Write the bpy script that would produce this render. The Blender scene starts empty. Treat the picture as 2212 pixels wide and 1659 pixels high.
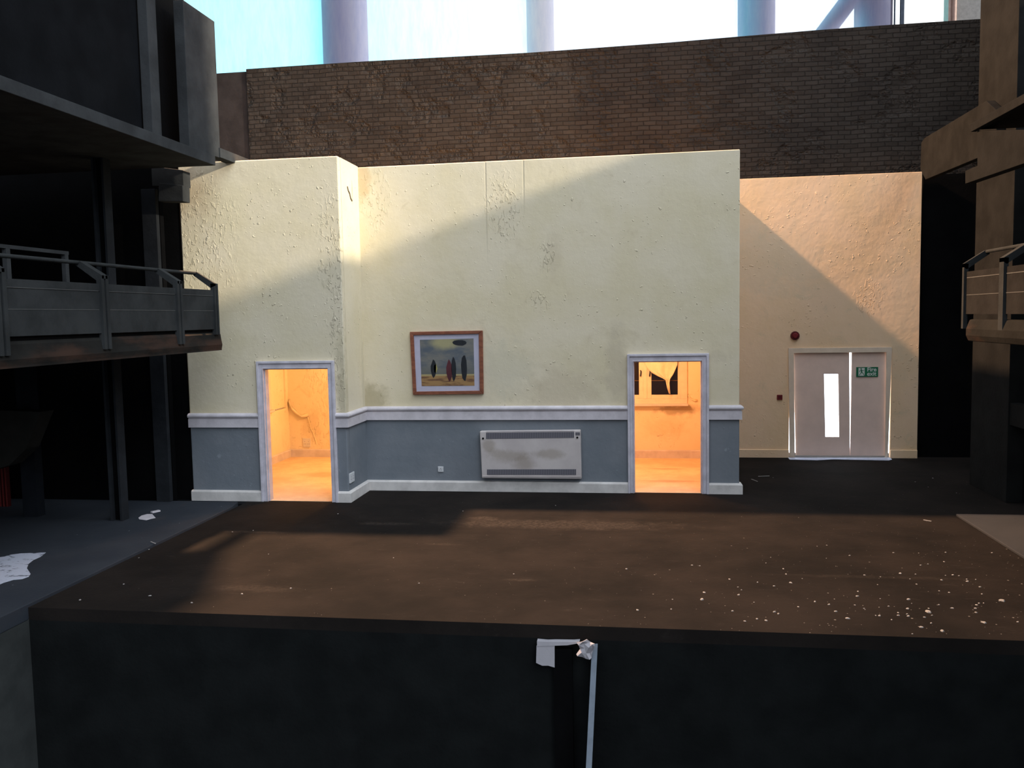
import bpy, bmesh, math, random
from mathutils import Vector, Matrix
random.seed(7)
PI = math.pi
scn = bpy.context.scene
COL = scn.collection

# ------------------------------------------------------------------ camera
CAM = (4.2013, -12.8819, 2.6746); YAW = .1451; PIT = -.0784; ROLL = .0186; FPX = 1857.97
_fw = Vector((-math.sin(YAW)*math.cos(PIT), math.cos(YAW)*math.cos(PIT), math.sin(PIT)))
_rt = Vector((math.cos(YAW), math.sin(YAW), 0)); _up = _rt.cross(_fw)
_R = math.cos(ROLL)*_rt - math.sin(ROLL)*_up
_U = math.sin(ROLL)*_rt + math.cos(ROLL)*_up
cd = bpy.data.cameras.new('camera'); cam = bpy.data.objects.new('camera', cd); COL.objects.link(cam)
m3 = Matrix((_R, _U, -_fw)).transposed()
cam.matrix_world = Matrix.Translation(CAM) @ m3.to_4x4()
cd.sensor_fit = 'HORIZONTAL'; cd.sensor_width = 36; cd.lens = 36*FPX/2212; cd.clip_end = 300; cd.clip_start = .05
scn.camera = cam

def at(px, py, X=None, Y=None, Z=None):
    """the point of the plane X=.., Y=.. or Z=.. that a measured photo point falls on"""
    d = _fw + (px-1106)/FPX*_R - (py-829.5)/FPX*_U
    if X is not None: t = (X-CAM[0])/d.x
    elif Y is not None: t = (Y-CAM[1])/d.y
    else: t = (Z-CAM[2])/d.z
    return Vector(CAM) + t*d

# ------------------------------------------------------------------ view
vs = scn.view_settings
vs.view_transform = 'Standard'; vs.look = 'None'; vs.exposure = 0.0; vs.gamma = 1.0; vs.use_curve_mapping = False

# ------------------------------------------------------------------ world: dim room above and in front, daylight outside the window
w = bpy.data.worlds.new('world'); scn.world = w; w.use_nodes = True
nt = w.node_tree; nt.nodes.clear()
def wn(t, **k):
    n = nt.nodes.new(t)
    for a, b in k.items(): setattr(n, a, b)
    return n
tc = wn('ShaderNodeTexCoord'); sp = wn('ShaderNodeSeparateXYZ'); nt.links.new(tc.outputs['Generated'], sp.inputs[0])
def wramp(src, a, b, lo, hi):
    m = wn('ShaderNodeMapRange'); m.interpolation_type = 'SMOOTHSTEP'
    nt.links.new(src, m.inputs[0]); m.inputs[1].default_value = a; m.inputs[2].default_value = b
    m.inputs[3].default_value = lo; m.inputs[4].default_value = hi
    return m.outputs[0]
AMB_LO, AMB_HI, SKY = .27, 1.36, 1.0
LOBE, LOBE_DIR = 2.8, (.70, -.46, .55)
amb = wramp(sp.outputs['Z'], -.15, .9, AMB_LO, AMB_HI)
mask = wramp(sp.outputs['Y'], .3, .5, 0, 1)
tint = wramp(sp.outputs['X'], -.42, .02, 0, 1)
skyc = wn('ShaderNodeMix', data_type='RGBA'); nt.links.new(tint, skyc.inputs[0])
skyc.inputs[6].default_value = (.26, 1.6, 1.8, 1); skyc.inputs[7].default_value = (1.9, 2.0, 2.05, 1)
# the room's big side window, soft and cool, to the right and in front of the model
vd = wn('ShaderNodeVectorMath', operation='DOT_PRODUCT'); nt.links.new(tc.outputs['Generated'], vd.inputs[0]); vd.inputs[1].default_value = LOBE_DIR
lob = wramp(vd.outputs['Value'], .72, .98, 0, LOBE)
ad = wn('ShaderNodeMath', operation='ADD'); nt.links.new(amb, ad.inputs[0]); nt.links.new(lob, ad.inputs[1]); amb = ad.outputs[0]
ambc = wn('ShaderNodeMix', data_type='RGBA'); ambc.blend_type = 'MULTIPLY'; ambc.inputs[0].default_value = 1
nt.links.new(amb, ambc.inputs[6]); ambc.inputs[7].default_value = (.88, .98, 1.12, 1)
fin = wn('ShaderNodeMix', data_type='RGBA'); nt.links.new(mask, fin.inputs[0])
nt.links.new(ambc.outputs[2], fin.inputs[6]); nt.links.new(skyc.outputs[2], fin.inputs[7])
bg = wn('ShaderNodeBackground'); nt.links.new(fin.outputs[2], bg.inputs[0]); bg.inputs[1].default_value = SKY
out = wn('ShaderNodeOutputWorld'); nt.links.new(bg.outputs[0], out.inputs[0])

def light(name, kind, loc, power, color, size=.3, direction=None, **k):
    l = bpy.data.lights.new(name, kind); l.energy = power; l.color = color
    o = bpy.data.objects.new(name, l); COL.objects.link(o); o.location = loc
    if kind == 'SUN': l.angle = size
    elif kind == 'AREA': l.size = size
    else: l.shadow_soft_size = size
    for a, b in k.items(): setattr(l, a, b)
    if direction: o.rotation_euler = Vector(direction).to_track_quat('-Z', 'Y').to_euler()
    return o
# low late daylight from the right, over the top of the added right hand blocker wall
light('daylight_right', 'SUN', (14, -4, 9), 4.5, (1, .90, .74), math.radians(1.5), (-1, .27, -.318))
# warm lamp just above the plaster walls, shining down on the stage and the exit wall
light('warm_lamp', 'SPOT', (-3, 2.05, 12.87), 28000, (1, .60, .34), .22, (.52, -.10, -.85), spot_size=math.radians(122), spot_blend=.3)
# the lamps inside the two small rooms
light('room_lamp_left', 'POINT', (-.2, 1.6, 2.2), 160, (1, .50, .20), .12)
light('room_lamp_right', 'POINT', (4.0, 1.5, 2.2), 118, (1, .47, .20), .12)

# ------------------------------------------------------------------ material helpers
class M:
    def __init__(s, name, rough=.9, spec=.1):
        s.m = bpy.data.materials.new(name); s.m.use_nodes = True; s.t = s.m.node_tree
        s.b = s.t.nodes['Principled BSDF']; s.b.inputs['Roughness'].default_value = rough
        s.b.inputs['Specular IOR Level'].default_value = spec
        g = s.t.nodes.new('ShaderNodeNewGeometry'); s.pos = g.outputs['Position']
        s.xyz = s.t.nodes.new('ShaderNodeSeparateXYZ'); s.L(s.pos, s.xyz.inputs[0])
        s.X, s.Y, s.Z = s.xyz.outputs
        s.bumpin = None
    def L(s, a, b): s.t.links.new(a, b)
    def put(s, v, sock):
        if hasattr(v, 'is_linked'): s.L(v, sock)
        else: sock.default_value = v
    def noise(s, scale, detail=4, rough=.6, vec=None, stretch=None, dist=0):
        n = s.t.nodes.new('ShaderNodeTexNoise'); n.inputs['Scale'].default_value = scale
        n.inputs['Detail'].default_value = detail; n.inputs['Roughness'].default_value = rough
        n.inputs['Distortion'].default_value = dist
        v = vec or s.pos
        if stretch: v = s.map(v, stretch)
        s.L(v, n.inputs['Vector']); return n.outputs['Fac']
    def map(s, v, scale, loc=(0, 0, 0)):
        m = s.t.nodes.new('ShaderNodeMapping'); m.inputs['Scale'].default_value = scale
        m.inputs['Location'].default_value = loc; s.L(v, m.inputs[0]); return m.outputs[0]
    def voro(s, scale, rnd=1, stretch=None, feature='F1'):
        n = s.t.nodes.new('ShaderNodeTexVoronoi'); n.inputs['Scale'].default_value = scale; n.feature = feature
        s.L(s.map(s.pos, stretch) if stretch else s.pos, n.inputs['Vector']); return n
    def rng(s, v, a, b, lo=0, hi=1):
        m = s.t.nodes.new('ShaderNodeMapRange'); m.interpolation_type = 'SMOOTHSTEP'
        for i, q in enumerate((v, a, b, lo, hi)): s.put(q, m.inputs[i])
        return m.outputs[0]
    def math(s, op, a, b=0, c=0):
        m = s.t.nodes.new('ShaderNodeMath'); m.operation = op
        s.put(a, m.inputs[0]); s.put(b, m.inputs[1])
        if op == 'MULTIPLY_ADD': s.put(c, m.inputs[2])
        return m.outputs[0]
    def mul(s, *a):
        r = a[0]
        for q in a[1:]: r = s.math('MULTIPLY', r, q)
        return r
    def add(s, *a):
        r = a[0]
        for q in a[1:]: r = s.math('ADD', r, q)
        return r
    def mix(s, f, a, b, mode='MIX'):
        m = s.t.nodes.new('ShaderNodeMix'); m.data_type = 'RGBA'; m.blend_type = mode
        s.put(f, m.inputs[0])
        s.put(a if hasattr(a, 'is_linked') else (*a, 1), m.inputs[6]); s.put(b if hasattr(b, 'is_linked') else (*b, 1), m.inputs[7])
        return m.outputs[2]
    def blob(s, c, r, wob=.6, ns=3.0):
        """soft irregular patch centred at c with radii r"""
        v = s.t.nodes.new('ShaderNodeVectorMath'); v.operation = 'SUBTRACT'; s.L(s.pos, v.inputs[0]); v.inputs[1].default_value = c
        v2 = s.t.nodes.new('ShaderNodeVectorMath'); v2.operation = 'DIVIDE'; s.L(v.outputs[0], v2.inputs[0]); v2.inputs[1].default_value = r
        l = s.t.nodes.new('ShaderNodeVectorMath'); l.operation = 'LENGTH'; s.L(v2.outputs[0], l.inputs[0])
        d = s.math('MULTIPLY_ADD', s.noise(ns, 5, .65), wob*2, l.outputs['Value'])
        return s.rng(d, .35+wob, 1.1+wob, 1, 0)
    def color(s, c):
        s.put(c if hasattr(c, 'is_linked') else (*c, 1), s.b.inputs['Base Color']); return s
    def bump(s, h, dist, strength=1):
        b = s.t.nodes.new('ShaderNodeBump'); s.L(h, b.inputs['Height']); b.inputs['Distance'].default_value = dist
        b.inputs['Strength'].default_value = strength
        if s.bumpin: s.L(s.bumpin, b.inputs['Normal'])
        s.bumpin = b.outputs[0]; s.L(s.bumpin, s.b.inputs['Normal']); return s

def simple(name, col, rough=.85, spec=.1, var=.12, bumpd=.002, ns=9):
    m = M(name, rough, spec)
    dark = tuple(c*(1-var) for c in col); lite = tuple(c*(1+var) for c in col)
    m.color(m.mix(m.rng(m.noise(ns, 5), .3, .7), dark, lite)); m.bump(m.noise(40, 3), bumpd, .5); return m.m

CREAM = (.79, .695, .51); CREAM2 = (.80, .74, .60)
def plaster(name, base, stains=(), rough_zones=(), seams=(), dado=None, warm=0):
    m = M(name, .85, .15)
    c = m.mix(m.rng(m.noise(.9, 5), .35, .7), base, tuple(b*f for b, f in zip(base, (.93, .92, .84))))
    c = m.mix(m.mul(m.rng(m.noise(2.3, 6, .7, dist=.8), .56, .75), .45), c, (.60, .50, .33))
    for (cc, r, col, k) in stains: c = m.mix(m.mul(m.blob(cc, r, .9, 4.5), k*.7), c, col)
    if dado:
        blue = m.mix(m.rng(m.noise(1.6, 5), .3, .7), (.178, .200, .222), (.215, .232, .252))
        blue = m.mix(m.mul(m.rng(m.noise(7, 5), .66, .72), .35), blue, (.38, .42, .45))
        blue = m.mix(m.mul(m.rng(m.noise(1.1, 4, dist=.5), .5, .8), .5), blue, (.17, .18, .20))
        c = m.mix(m.rng(m.Z, dado-.004, dado+.004), blue, c)
    # small flakes and blisters in the skin
    fl = m.rng(m.noise(17, 2, .4), .66, .74)
    fl2 = m.rng(m.noise(34, 2, .4), .66, .72)
    patch = m.rng(m.noise(1.3, 3), .42, .62)
    zone = None
    for (cc, r) in rough_zones:
        z = m.blob(cc, r, .35, 2); zone = z if zone is None else m.math('MAXIMUM', zone, z)
    h = m.add(m.mul(fl, patch, .8), m.mul(fl2, patch, .35))
    if zone is not None:
        sc = m.rng(m.noise(15, 4, .6, stretch=(1.4, 1.4, .7), dist=.6), .52, .66)
        h = m.add(h, m.mul(zone, sc, .95))
    if dado: h = m.mul(h, m.rng(m.Z, dado-.01, dado+.1, .25, 1))
    for (x, z0) in seams:
        d = m.math('ABSOLUTE', m.math('SUBTRACT', m.X, x))
        ln = m.mul(m.rng(d, .004, .016, 1, 0), m.rng(m.Z, z0, z0+.8))
        c = m.mix(m.mul(ln, .35), c, (.40, .35, .25)); h = m.add(h, m.mul(ln, -.3))
    m.color(c); m.bump(h, .013, .8); m.bump(m.noise(5, 5), .02, .35)
    return m.m

# ------------------------------------------------------------------ mesh helpers
class MB:
    def __init__(s): s.bm = bmesh.new()
    def box(s, a, b):
        x0, y0, z0 = (min(p, q) for p, q in zip(a, b)); x1, y1, z1 = (max(p, q) for p, q in zip(a, b))
        v = [s.bm.verts.new(p) for p in ((x0,y0,z0),(x1,y0,z0),(x1,y1,z0),(x0,y1,z0),(x0,y0,z1),(x1,y0,z1),(x1,y1,z1),(x0,y1,z1))]
        for f in ((3,2,1,0),(4,5,6,7),(0,1,5,4),(1,2,6,5),(2,3,7,6),(3,0,4,7)): s.bm.faces.new([v[i] for i in f])
        return s
    def prism(s, pts, vec):
        """closed outline pts (3-D, planar) swept along vec"""
        vec = Vector(vec)
        a = [s.bm.verts.new(p) for p in pts]; b = [s.bm.verts.new(Vector(p)+vec) for p in pts]
        s.bm.faces.new(a); s.bm.faces.new(b[::-1]); n = len(a)
        for i in range(n): s.bm.faces.new((a[(i+1) % n], a[i], b[i], b[(i+1) % n]))
        return s
    def bar(s, p, q, w, h, up=(0, 0, 1)):
        p, q = Vector(p), Vector(q); d = (q-p).normalized(); sd = d.cross(Vector(up)).normalized(); u = sd.cross(d)
        c = [p+sd*(w/2*i)+u*(h/2*j) for i, j in ((-1,-1),(1,-1),(1,1),(-1,1))]
        return s.prism(c, q-p)
    def tube(s, p, q, r, n=14, r2=None):
        p, q = Vector(p), Vector(q); d = (q-p).normalized()
        a = d.orthogonal().normalized(); b = d.cross(a); r2 = r if r2 is None else r2
        A = [s.bm.verts.new(p+(a*math.cos(t)+b*math.sin(t))*r) for t in (2*PI*i/n for i in range(n))]
        B = [s.bm.verts.new(q+(a*math.cos(t)+b*math.sin(t))*r2) for t in (2*PI*i/n for i in range(n))]
        s.bm.faces.new(A[::-1]); s.bm.faces.new(B)
        for i in range(n): s.bm.faces.new((A[i], A[(i+1) % n], B[(i+1) % n], B[i]))
        return s
    def grid(s, rows):
        V = [[s.bm.verts.new(p) for p in r] for r in rows]
        for i in range(len(V)-1):
            for j in range(len(V[0])-1): s.bm.faces.new((V[i][j], V[i][j+1], V[i+1][j+1], V[i+1][j]))
        return s
    def build(s, name, mat, parent=None, bevel=0, smooth=False, solid=0, origin=None):
        bmesh.ops.recalc_face_normals(s.bm, faces=s.bm.faces)
        me = bpy.data.meshes.new(name)
        if origin is None:
            co = [v.co for v in s.bm.verts]
            origin = Vector(((min(c.x for c in co)+max(c.x for c in co))/2, (min(c.y for c in co)+max(c.y for c in co))/2, min(c.z for c in co)))
        base = Vector(parent.location) if parent is not None else Vector((0, 0, 0))
        if parent is not None and parent.parent is not None: base = base + Vector(parent.parent.location)
        bmesh.ops.translate(s.bm, verts=s.bm.verts, vec=-Vector(origin))
        s.bm.to_mesh(me); s.bm.free()
        o = bpy.data.objects.new(name, me); COL.objects.link(o); o.location = Vector(origin)-base
        me.materials.append(mat)
        if parent is not None: o.parent = parent
        if solid:
            md = o.modifiers.new('thickness', 'SOLIDIFY'); md.thickness = solid; md.offset = 0
        if bevel:
            md = o.modifiers.new('bevel', 'BEVEL'); md.width = bevel; md.segments = 2; md.limit_method = 'ANGLE'; md.angle_limit = .6
        if smooth:
            for p in me.polygons: p.use_smooth = True
        return o

def tag(o, label=None, cat=None, group=None, kind=None):
    if label: o['label'] = label
    if cat: o['category'] = cat
    if group: o['group'] = group
    if kind: o['kind'] = kind
    return o
def S(o, label=None, cat='wall'):
    return tag(o, label, cat, None, 'structure')
def thing(name, loc, label, cat, group=None, kind=None):
    o = bpy.data.objects.new(name, None); COL.objects.link(o); o.location = loc; o.empty_display_size = .1
    return tag(o, label, cat, group, kind)

# ------------------------------------------------------------------ materials
def mat_floor():
    m = M('stage_floor_paint', .9, .05)
    c = m.mix(m.rng(m.noise(.7, 6, .65), .3, .72), (.0100, .0088, .0080), (.0200, .0160, .0138))
    c = m.mix(m.mul(m.rng(m.noise(3.0, 7, .75, stretch=(1, 2.2, 1)), .56, .78), .55), c, (.040, .034, .030))
    # scuffed paler patches with a shape of their own
    for cc, r, k in (((3.2,-2.05,0),(1.8,.30,1),.5), ((.9,-2.15,0),(.5,.10,1),.45), ((2.15,-1.75,0),(.25,.12,1),.5), ((-.6,-2.7,0),(.5,.07,1),.35), ((1.9,-3.1,0),(.25,.06,1),.3), ((3.0,-4.4,0),(.2,.05,1),.4), ((8.6,-3.6,0),(.35,.10,1),.5), ((6.6,-4.0,0),(1.2,.06,1),.2), ((.4,-4.9,0),(.6,.12,1),.3)):
        c = m.mix(m.mul(m.blob(cc, r, .8, 5), m.rng(m.noise(22, 5, .75), .38, .62, .15, 1), k), c, (.060, .048, .039))
    # dust specks: dense at the right front, thin elsewhere
    v = m.voro(11, stretch=(1, 1, 0)); sz = m.rng(v.outputs['Color'], .60, .9, .0, .12)
    v2 = m.voro(26, stretch=(1, 1, 0)); s2 = m.rng(v2.outputs['Color'], .60, .9, .0, .15)
    dens = m.rng(m.add(m.mul(m.X, .10), m.mul(m.Y, -.12), m.mul(m.noise(.9, 3), .9)), .9, 1.9, .45, 1.05)
    p1 = m.math('LESS_THAN', v.outputs['Distance'], m.mul(sz, dens)); p2 = m.math('LESS_THAN', v2.outputs['Distance'], m.mul(s2, dens))
    c = m.mix(m.mul(m.math('MAXIMUM', p1, p2), .75), c, (.22, .20, .18))
    m.color(c); m.bump(m.noise(18, 5), .006, .6); return m.m
def mat_platform(name, a, b):
    m = M(name, .8, .15)
    c = m.mix(m.rng(m.noise(.8, 4), .35, .65), a, b)
    v = m.voro(9, stretch=(1, 1, 0)); p = m.math('LESS_THAN', v.outputs['Distance'], m.rng(v.outputs['Color'], .68, .95, 0, .09))
    m.color(m.mix(m.mul(p, .6), c, (.35, .36, .38))); m.bump(m.noise(25, 4), .004, .5); return m.m
def mat_black(name, col, rust=None, scratch=0):
    m = M(name, .9, .05)
    c = m.mix(m.rng(m.noise(2.5, 5), .3, .7), tuple(q*.8 for q in col), tuple(q*1.25 for q in col))
    if scratch:
        n = m.rng(m.noise(10, 6, .8, stretch=(1, 1, .6)), .70, .76)
        c = m.mix(m.mul(n, scratch), c, (.14, .14, .135))
    if rust: c = m.mix(m.mul(m.rng(m.noise(1.2, 5, stretch=(1, .5, 2)), .48, .66), .8), c, rust)
    m.color(c); m.bump(m.noise(22, 5, .6), .006, .6); return m.m
def mat_brick():
    m = M('painted_brick', .8, .1)
    cb = m.t.nodes.new('ShaderNodeCombineXYZ')
    wob = m.math('SUBTRACT', m.noise(1.4, 3), .5); wob2 = m.math('SUBTRACT', m.noise(6, 3), .5)
    m.L(m.math('MULTIPLY_ADD', wob2, .05, m.X), cb.inputs[0])
    m.L(m.add(m.Z, m.mul(wob, .05), m.mul(wob2, .02)), cb.inputs[1])
    b = m.t.nodes.new('ShaderNodeTexBrick'); m.L(cb.outputs[0], b.inputs['Vector'])
    b.inputs['Scale'].default_value = 1; b.inputs['Brick Width'].default_value = .235; b.inputs['Row Height'].default_value = .084
    b.inputs['Mortar Size'].default_value = .009; b.inputs['Mortar Smooth'].default_value = .55
    b.inputs['Color1'].default_value = (.35, .35, .35, 1); b.inputs['Color2'].default_value = (1, 1, 1, 1); b.inputs['Mortar'].default_value = (0, 0, 0, 1)
    sep = m.t.nodes.new('ShaderNodeSeparateColor'); m.L(b.outputs['Color'], sep.inputs[0])
    face = m.rng(b.outputs['Fac'], 0, 1, 1, 0)
    hide = m.rng(m.noise(2.2, 4), .36, .5, .25, 1)            # paint filled joints
    c = m.mix(m.rng(m.noise(1.2, 5), .3, .7), (.028, .022, .018), (.042, .033, .026))
    c = m.mix(m.mul(m.rng(sep.outputs[0], .3, 1), .35), c, (.070, .058, .048))
    c = m.mix(m.mul(m.rng(m.noise(7, 6, .8), .70, .78), .4), c, (.09, .075, .065))
    c = m.mix(m.mul(m.rng(face, .5, 0, 0, 1), hide, .4), c, (.010, .008, .007))
    m.color(c)
    h = m.add(m.mul(face, hide, 1.0), m.mul(sep.outputs[0], face, .8), m.mul(m.noise(9, 5), .5))
    m.bump(h, .055, 1.0); m.bump(m.noise(40, 4), .004, .6); return m.m
F_STAGE = mat_floor()
F_LEFT = mat_platform('left_platform_paint', (.026, .031, .039), (.036, .041, .049))
F_RIGHT = mat_platform('right_platform_paint', (.036, .037, .040), (.046, .046, .048))
BRICK = mat_brick()
BLACK = mat_black('matt_black_card', (.007, .0075, .0085))
BLACKER = mat_black('deep_black_card', (0.0030, 0.0030, 0.0032))
PIT = mat_black('pit_black_card', (0.0080, 0.0090, 0.0090), scratch=.15)
PITSIDE = mat_black('pit_side_card', (.040, .043, .041), scratch=.1)
GREY = mat_black('charcoal_painted_card', (.044, .046, .047), scratch=.5)
COLM = mat_black('column_painted_card', (.022, .024, .027), scratch=.4)
GREYR = mat_black('charcoal_brown_card', (.0130, .0130, .0125), scratch=.35)
RAIL = mat_black('railing_paint', (.034, .036, .036), scratch=.9)
SEAM = simple('scored_groove_grey', (.10, .10, .095))
DECK = mat_black('deck_fascia_paint', (0.0176, 0.0171, 0.0154), rust=(.060, .034, .024), scratch=.4)
PLAINB = mat_black('brown_painted_card', (.034, .028, .026))
WHITEP = simple('worn_white_paint', (.63, .585, .605), .7, .2, .10, .003, 5)
SKIRT = simple('skirting_cream_white', (.66, .62, .58), .7, .2, .12, .003, 4)
ARCH = simple('architrave_lilac_white', (.61, .575, .62), .7, .2, .12, .004, 6)
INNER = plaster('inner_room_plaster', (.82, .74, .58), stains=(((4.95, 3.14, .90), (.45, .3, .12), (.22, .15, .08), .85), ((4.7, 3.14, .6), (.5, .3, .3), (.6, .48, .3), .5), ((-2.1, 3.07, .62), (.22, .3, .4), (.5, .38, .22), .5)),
                rough_zones=(((-1.75, 3.07, 1.6), (.6, .5, .9)), ((-1.9, 3.07, .6), (.4, .5, .5))))
def _if():
    m = M('inner_room_carpet', .9, .1)
    c = m.mix(m.rng(m.noise(1.4, 6, .7), .35, .7), (.70, .52, .34), (.82, .66, .46))
    for cc, r in (((4.7,2.0,0),(.35,.09,1)), ((4.7,.9,0),(.5,.15,1)), ((-1.2,1.2,0),(.6,.3,1))): c = m.mix(m.mul(m.blob(cc, r, .5, 3), .5), c, (.36, .24, .14))
    m.color(c); m.bump(m.noise(30, 5), .01, .6); return m.m
INFLOOR = _if()
WALLB = plaster('bay_plaster', CREAM, dado=1.16,
    stains=(((-2.3, -.9, 4.6), (.5, .5, .5), (.62, .50, .33), .6), ((-.05, -.9, 1.5), (.12, .4, 1.0), (.42, .36, .22), .7), ((-1.9, -.9, 3.1), (.7, .5, .5), (.68, .56, .36), .5), ((-1.7,-.9,1.25),(.9,.4,.1),(.6,.52,.34),.5)),
    rough_zones=(((-2.3, -.9, 3.9), (.8, .5, 1.2)), ((-.1, -.9, 3.6), (.28, .5, 1.0)), ((-.1, -.9, 2.4), (.16, .5, 1.2))))
WALLC = plaster('main_plaster', CREAM, dado=1.16, seams=((1.977, 3.4), (2.548, 4.0)),
    stains=(((.12, 0, 1.4), (.3, .4, .3), (.34, .28, .14), .8), ((.08, 0, 4.8), (.14, .4, .5), (.62, .44, .24), .9), ((3.1, 0, 1.5), (.7, .4, .5), (.60, .50, .34), .65), ((3.9, 0, 1.9), (.2, .4, .8), (.52, .44, .32), .55),
            ((2.2, 0, 1.9), (.5, .4, .5), (.58, .55, .42), .5), ((3.0, 0, 3.6), (.15, .4, .5), (.58, .48, .32), .4), ((5.1,0,2.05),(.6,.3,.12),(.55,.47,.33),.4), ((2.6,0,1.22),(2.6,.3,.06),(.5,.42,.25),.5), ((5.5,0,.75),(.12,.3,.2),(.12,.13,.15),.5)),
    rough_zones=(((.25, 0, 4.5), (.3, .5, .6)), ((2.25, 0, 4.3), (.35, .5, .6)), ((2.9, 0, 3.55), (.16, .5, .3)), ((2.75, 0, 2.9), (.22, .5, .2))))
WALLR = plaster('return_plaster', CREAM, dado=1.16, stains=(((0, -.3, 4.55), (.3, .03, .2), (.32, .24, .14), .8), ((0, -.05, 1.5), (.3, .1, 1), (.5, .44, .3), .5)))
WALLE = plaster('exit_plaster', (.86, .62, .41), stains=(((6.6, 3.3, 3.6), (1.2, .4, .8), (.66, .55, .40), .5), ((8.9, 3.3, 2.5), (.3, .4, 1.2), (.72, .58, .40), .5)),
    rough_zones=(((8.3, 3.3, 2.9), (.3, .5, .4)),))

# ------------------------------------------------------------------ setting: floors
S(MB().box((-1.55, -5.64, -.12), (14, 3.3, 0)).box((-1.55, 3.3, -.12), (14, 4.0, 0)).build('floor', F_STAGE), 'dark brown black scuffed stage floor speckled with white dust', 'floor')
S(MB().box((-1.55, -5.64, -3.2), (14, -5.50, -.12)).build('wall_pit', PIT), 'black front face of the stage dropping into the pit', 'wall')
XP = -1.5485
lp = [(-9, -11, 0), (XP, -11, 0), (XP, -1.46, 0), (-1.62, -1.12, 0), (-9, -1.12, 0)]
S(MB().prism([(x, y, -.12) for x, y, z in lp], (0, 0, .155)).build('floor_left', F_LEFT, bevel=.008), 'blue grey side platform floor at the left of the stage', 'floor')
S(MB().box((-9, -1.12, -.12), (-1.55, 4.0, 0)).build('floor_left_back', BLACK), 'black floor behind the left side platform', 'floor')
S(MB().box((XP-.12, -11, -3.2), (XP, -5.64, -.12)).build('wall_pit_left', PITSIDE), 'charcoal side face of the left platform above the pit', 'wall')
S(MB().box((-9, -14, -3.4), (14, -5.5, -3.2)).build('floor_pit', BLACKER), 'black floor of the pit in front of the stage', 'floor')
rp = [(8.25, -1.27), (8.25, -11), (14, -11), (14, -1.27)]
S(MB().prism([(x, y, .001) for x, y in rp], (0, 0, .034)).build('floor_right', F_RIGHT, bevel=.008), 'brown grey side platform floor at the right of the stage', 'floor')

# ------------------------------------------------------------------ setting: plaster walls of the small set
H = 5.0
la, lb, dt = -1.235, -.245, 1.98
wall = lambda x0, x1, d0, d1, h, hz: [(x0, 0), (d0, 0), (d0, h), (d1, h), (d1, 0), (x1, 0), (x1, hz), (x0, hz)]
bay = wall(-2.44, 0, la, lb, dt, H)
S(MB().prism([(x, -.895, z) for x, z in bay], (0, .11, 0)).build('wall_left', WALLB, bevel=.015), 'cream flaking plaster wall of the projecting bay with blue grey dado', 'wall')
S(MB().box((-.11, -.785, 0), (0, 0, H-.003)).build('wall_left_return', WALLR), 'narrow side wall of the plaster bay catching the light', 'wall')
ra, rb = 4.145, 5.14
mw = wall(-.11, 5.68, ra, rb, dt, H)
mw[-2] = (5.68, 5.0); mw[-1] = (-.11, 4.985)
S(MB().prism([(x, 0, z) for x, z in mw], (0, .11, 0)).build('wall_front', WALLC, bevel=.012), 'long cream plaster wall with blue grey dado and a picture', 'wall')
S(MB().box((5.58, .11, 0), (5.68, 3.3, H-.004)).build('wall_front_side', WALLE), 'side wall of the small plaster set', 'wall')
ed0, ed1, edt = at(1704.3, 930, Y=3.316).x, at(1923, 930, Y=3.316).x, 1.93
ew = wall(5.68, 9.17, ed0, ed1, edt, 5.07)
S(MB().prism([(x, 3.316, z) for x, z in ew], (0, .07, 0)).build('wall_right', WALLE, bevel=.006), 'warm lit cream wall with the white fire exit doors', 'wall')
# small rooms behind the two door openings
S(MB().box((-2.66, -.3, 0), (-2.56, .3, 2.6)).box((-2.44, -.785, 0), (-2.36, -.3, 2.6)).box((-2.66, -.3, 0), (-2.36, -.24, 2.6)).box((-2.66, 2.95, 0), (-2.56, 3.2, 2.6)).box((-2.66, .3, 0), (-2.56, 2.95, .98)).box((-2.66, .3, 2.3), (-2.56, 2.95, 2.6)).build('wall_room_left', INNER), 'left wall of the left room with a window opening', 'wall')
S(MB().box((-2.56, 3.071, 0), (1.5, 3.17, 2.6)).build('wall_room_back_left', INNER), 'orange lit back wall of the left room with peeling plaster', 'wall')
S(MB().box((1.5, .11, 0), (1.6, 3.17, 2.6)).build('wall_room_partition', INNER), 'partition wall between the two small rooms', 'wall')
wr = [(1.6, 0), (5.58, 0), (5.58, 2.6), (1.6, 2.6)]
wx0, wx1, wz0, wz1 = 3.62, 5.08, 1.06, 2.4
S(MB().box((1.6, 3.142, 0), (wx0, 3.22, 2.6)).box((wx1, 3.142, 0), (5.58, 3.22, 2.6)).box((wx0, 3.142, 0), (wx1, 3.22, wz0)).box((wx0, 3.142, wz1), (wx1, 3.22, 2.6)).build('wall_room_back_right', INNER), 'orange lit back wall of the right room under its window', 'wall')
S(MB().box((-2.44, -.785, 2.6), (-.11, -.3, 2.66)).box((-2.66, -.3, 2.6), (-.11, 3.25, 2.66)).box((-.11, .11, 2.6), (5.58, 3.25, 2.66)).build('ceiling', INNER), 'added low ceiling of the small rooms, stopping their lamps leaking upwards', 'ceiling')  # added over the open rooms so their lamplight stays inside
S(MB().box((-2.44, -.89, .001), (-.0, .11, .006)).box((-2.56, .11, .001), (1.5, 3.07, .006)).build('floor_room_left', INFLOOR), 'orange lit worn floor of the left room', 'floor')
S(MB().box((1.6, .005, .001), (5.58, 3.14, .006)).build('floor_room_right', INFLOOR), 'orange lit worn floor of the right room', 'floor')

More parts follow.
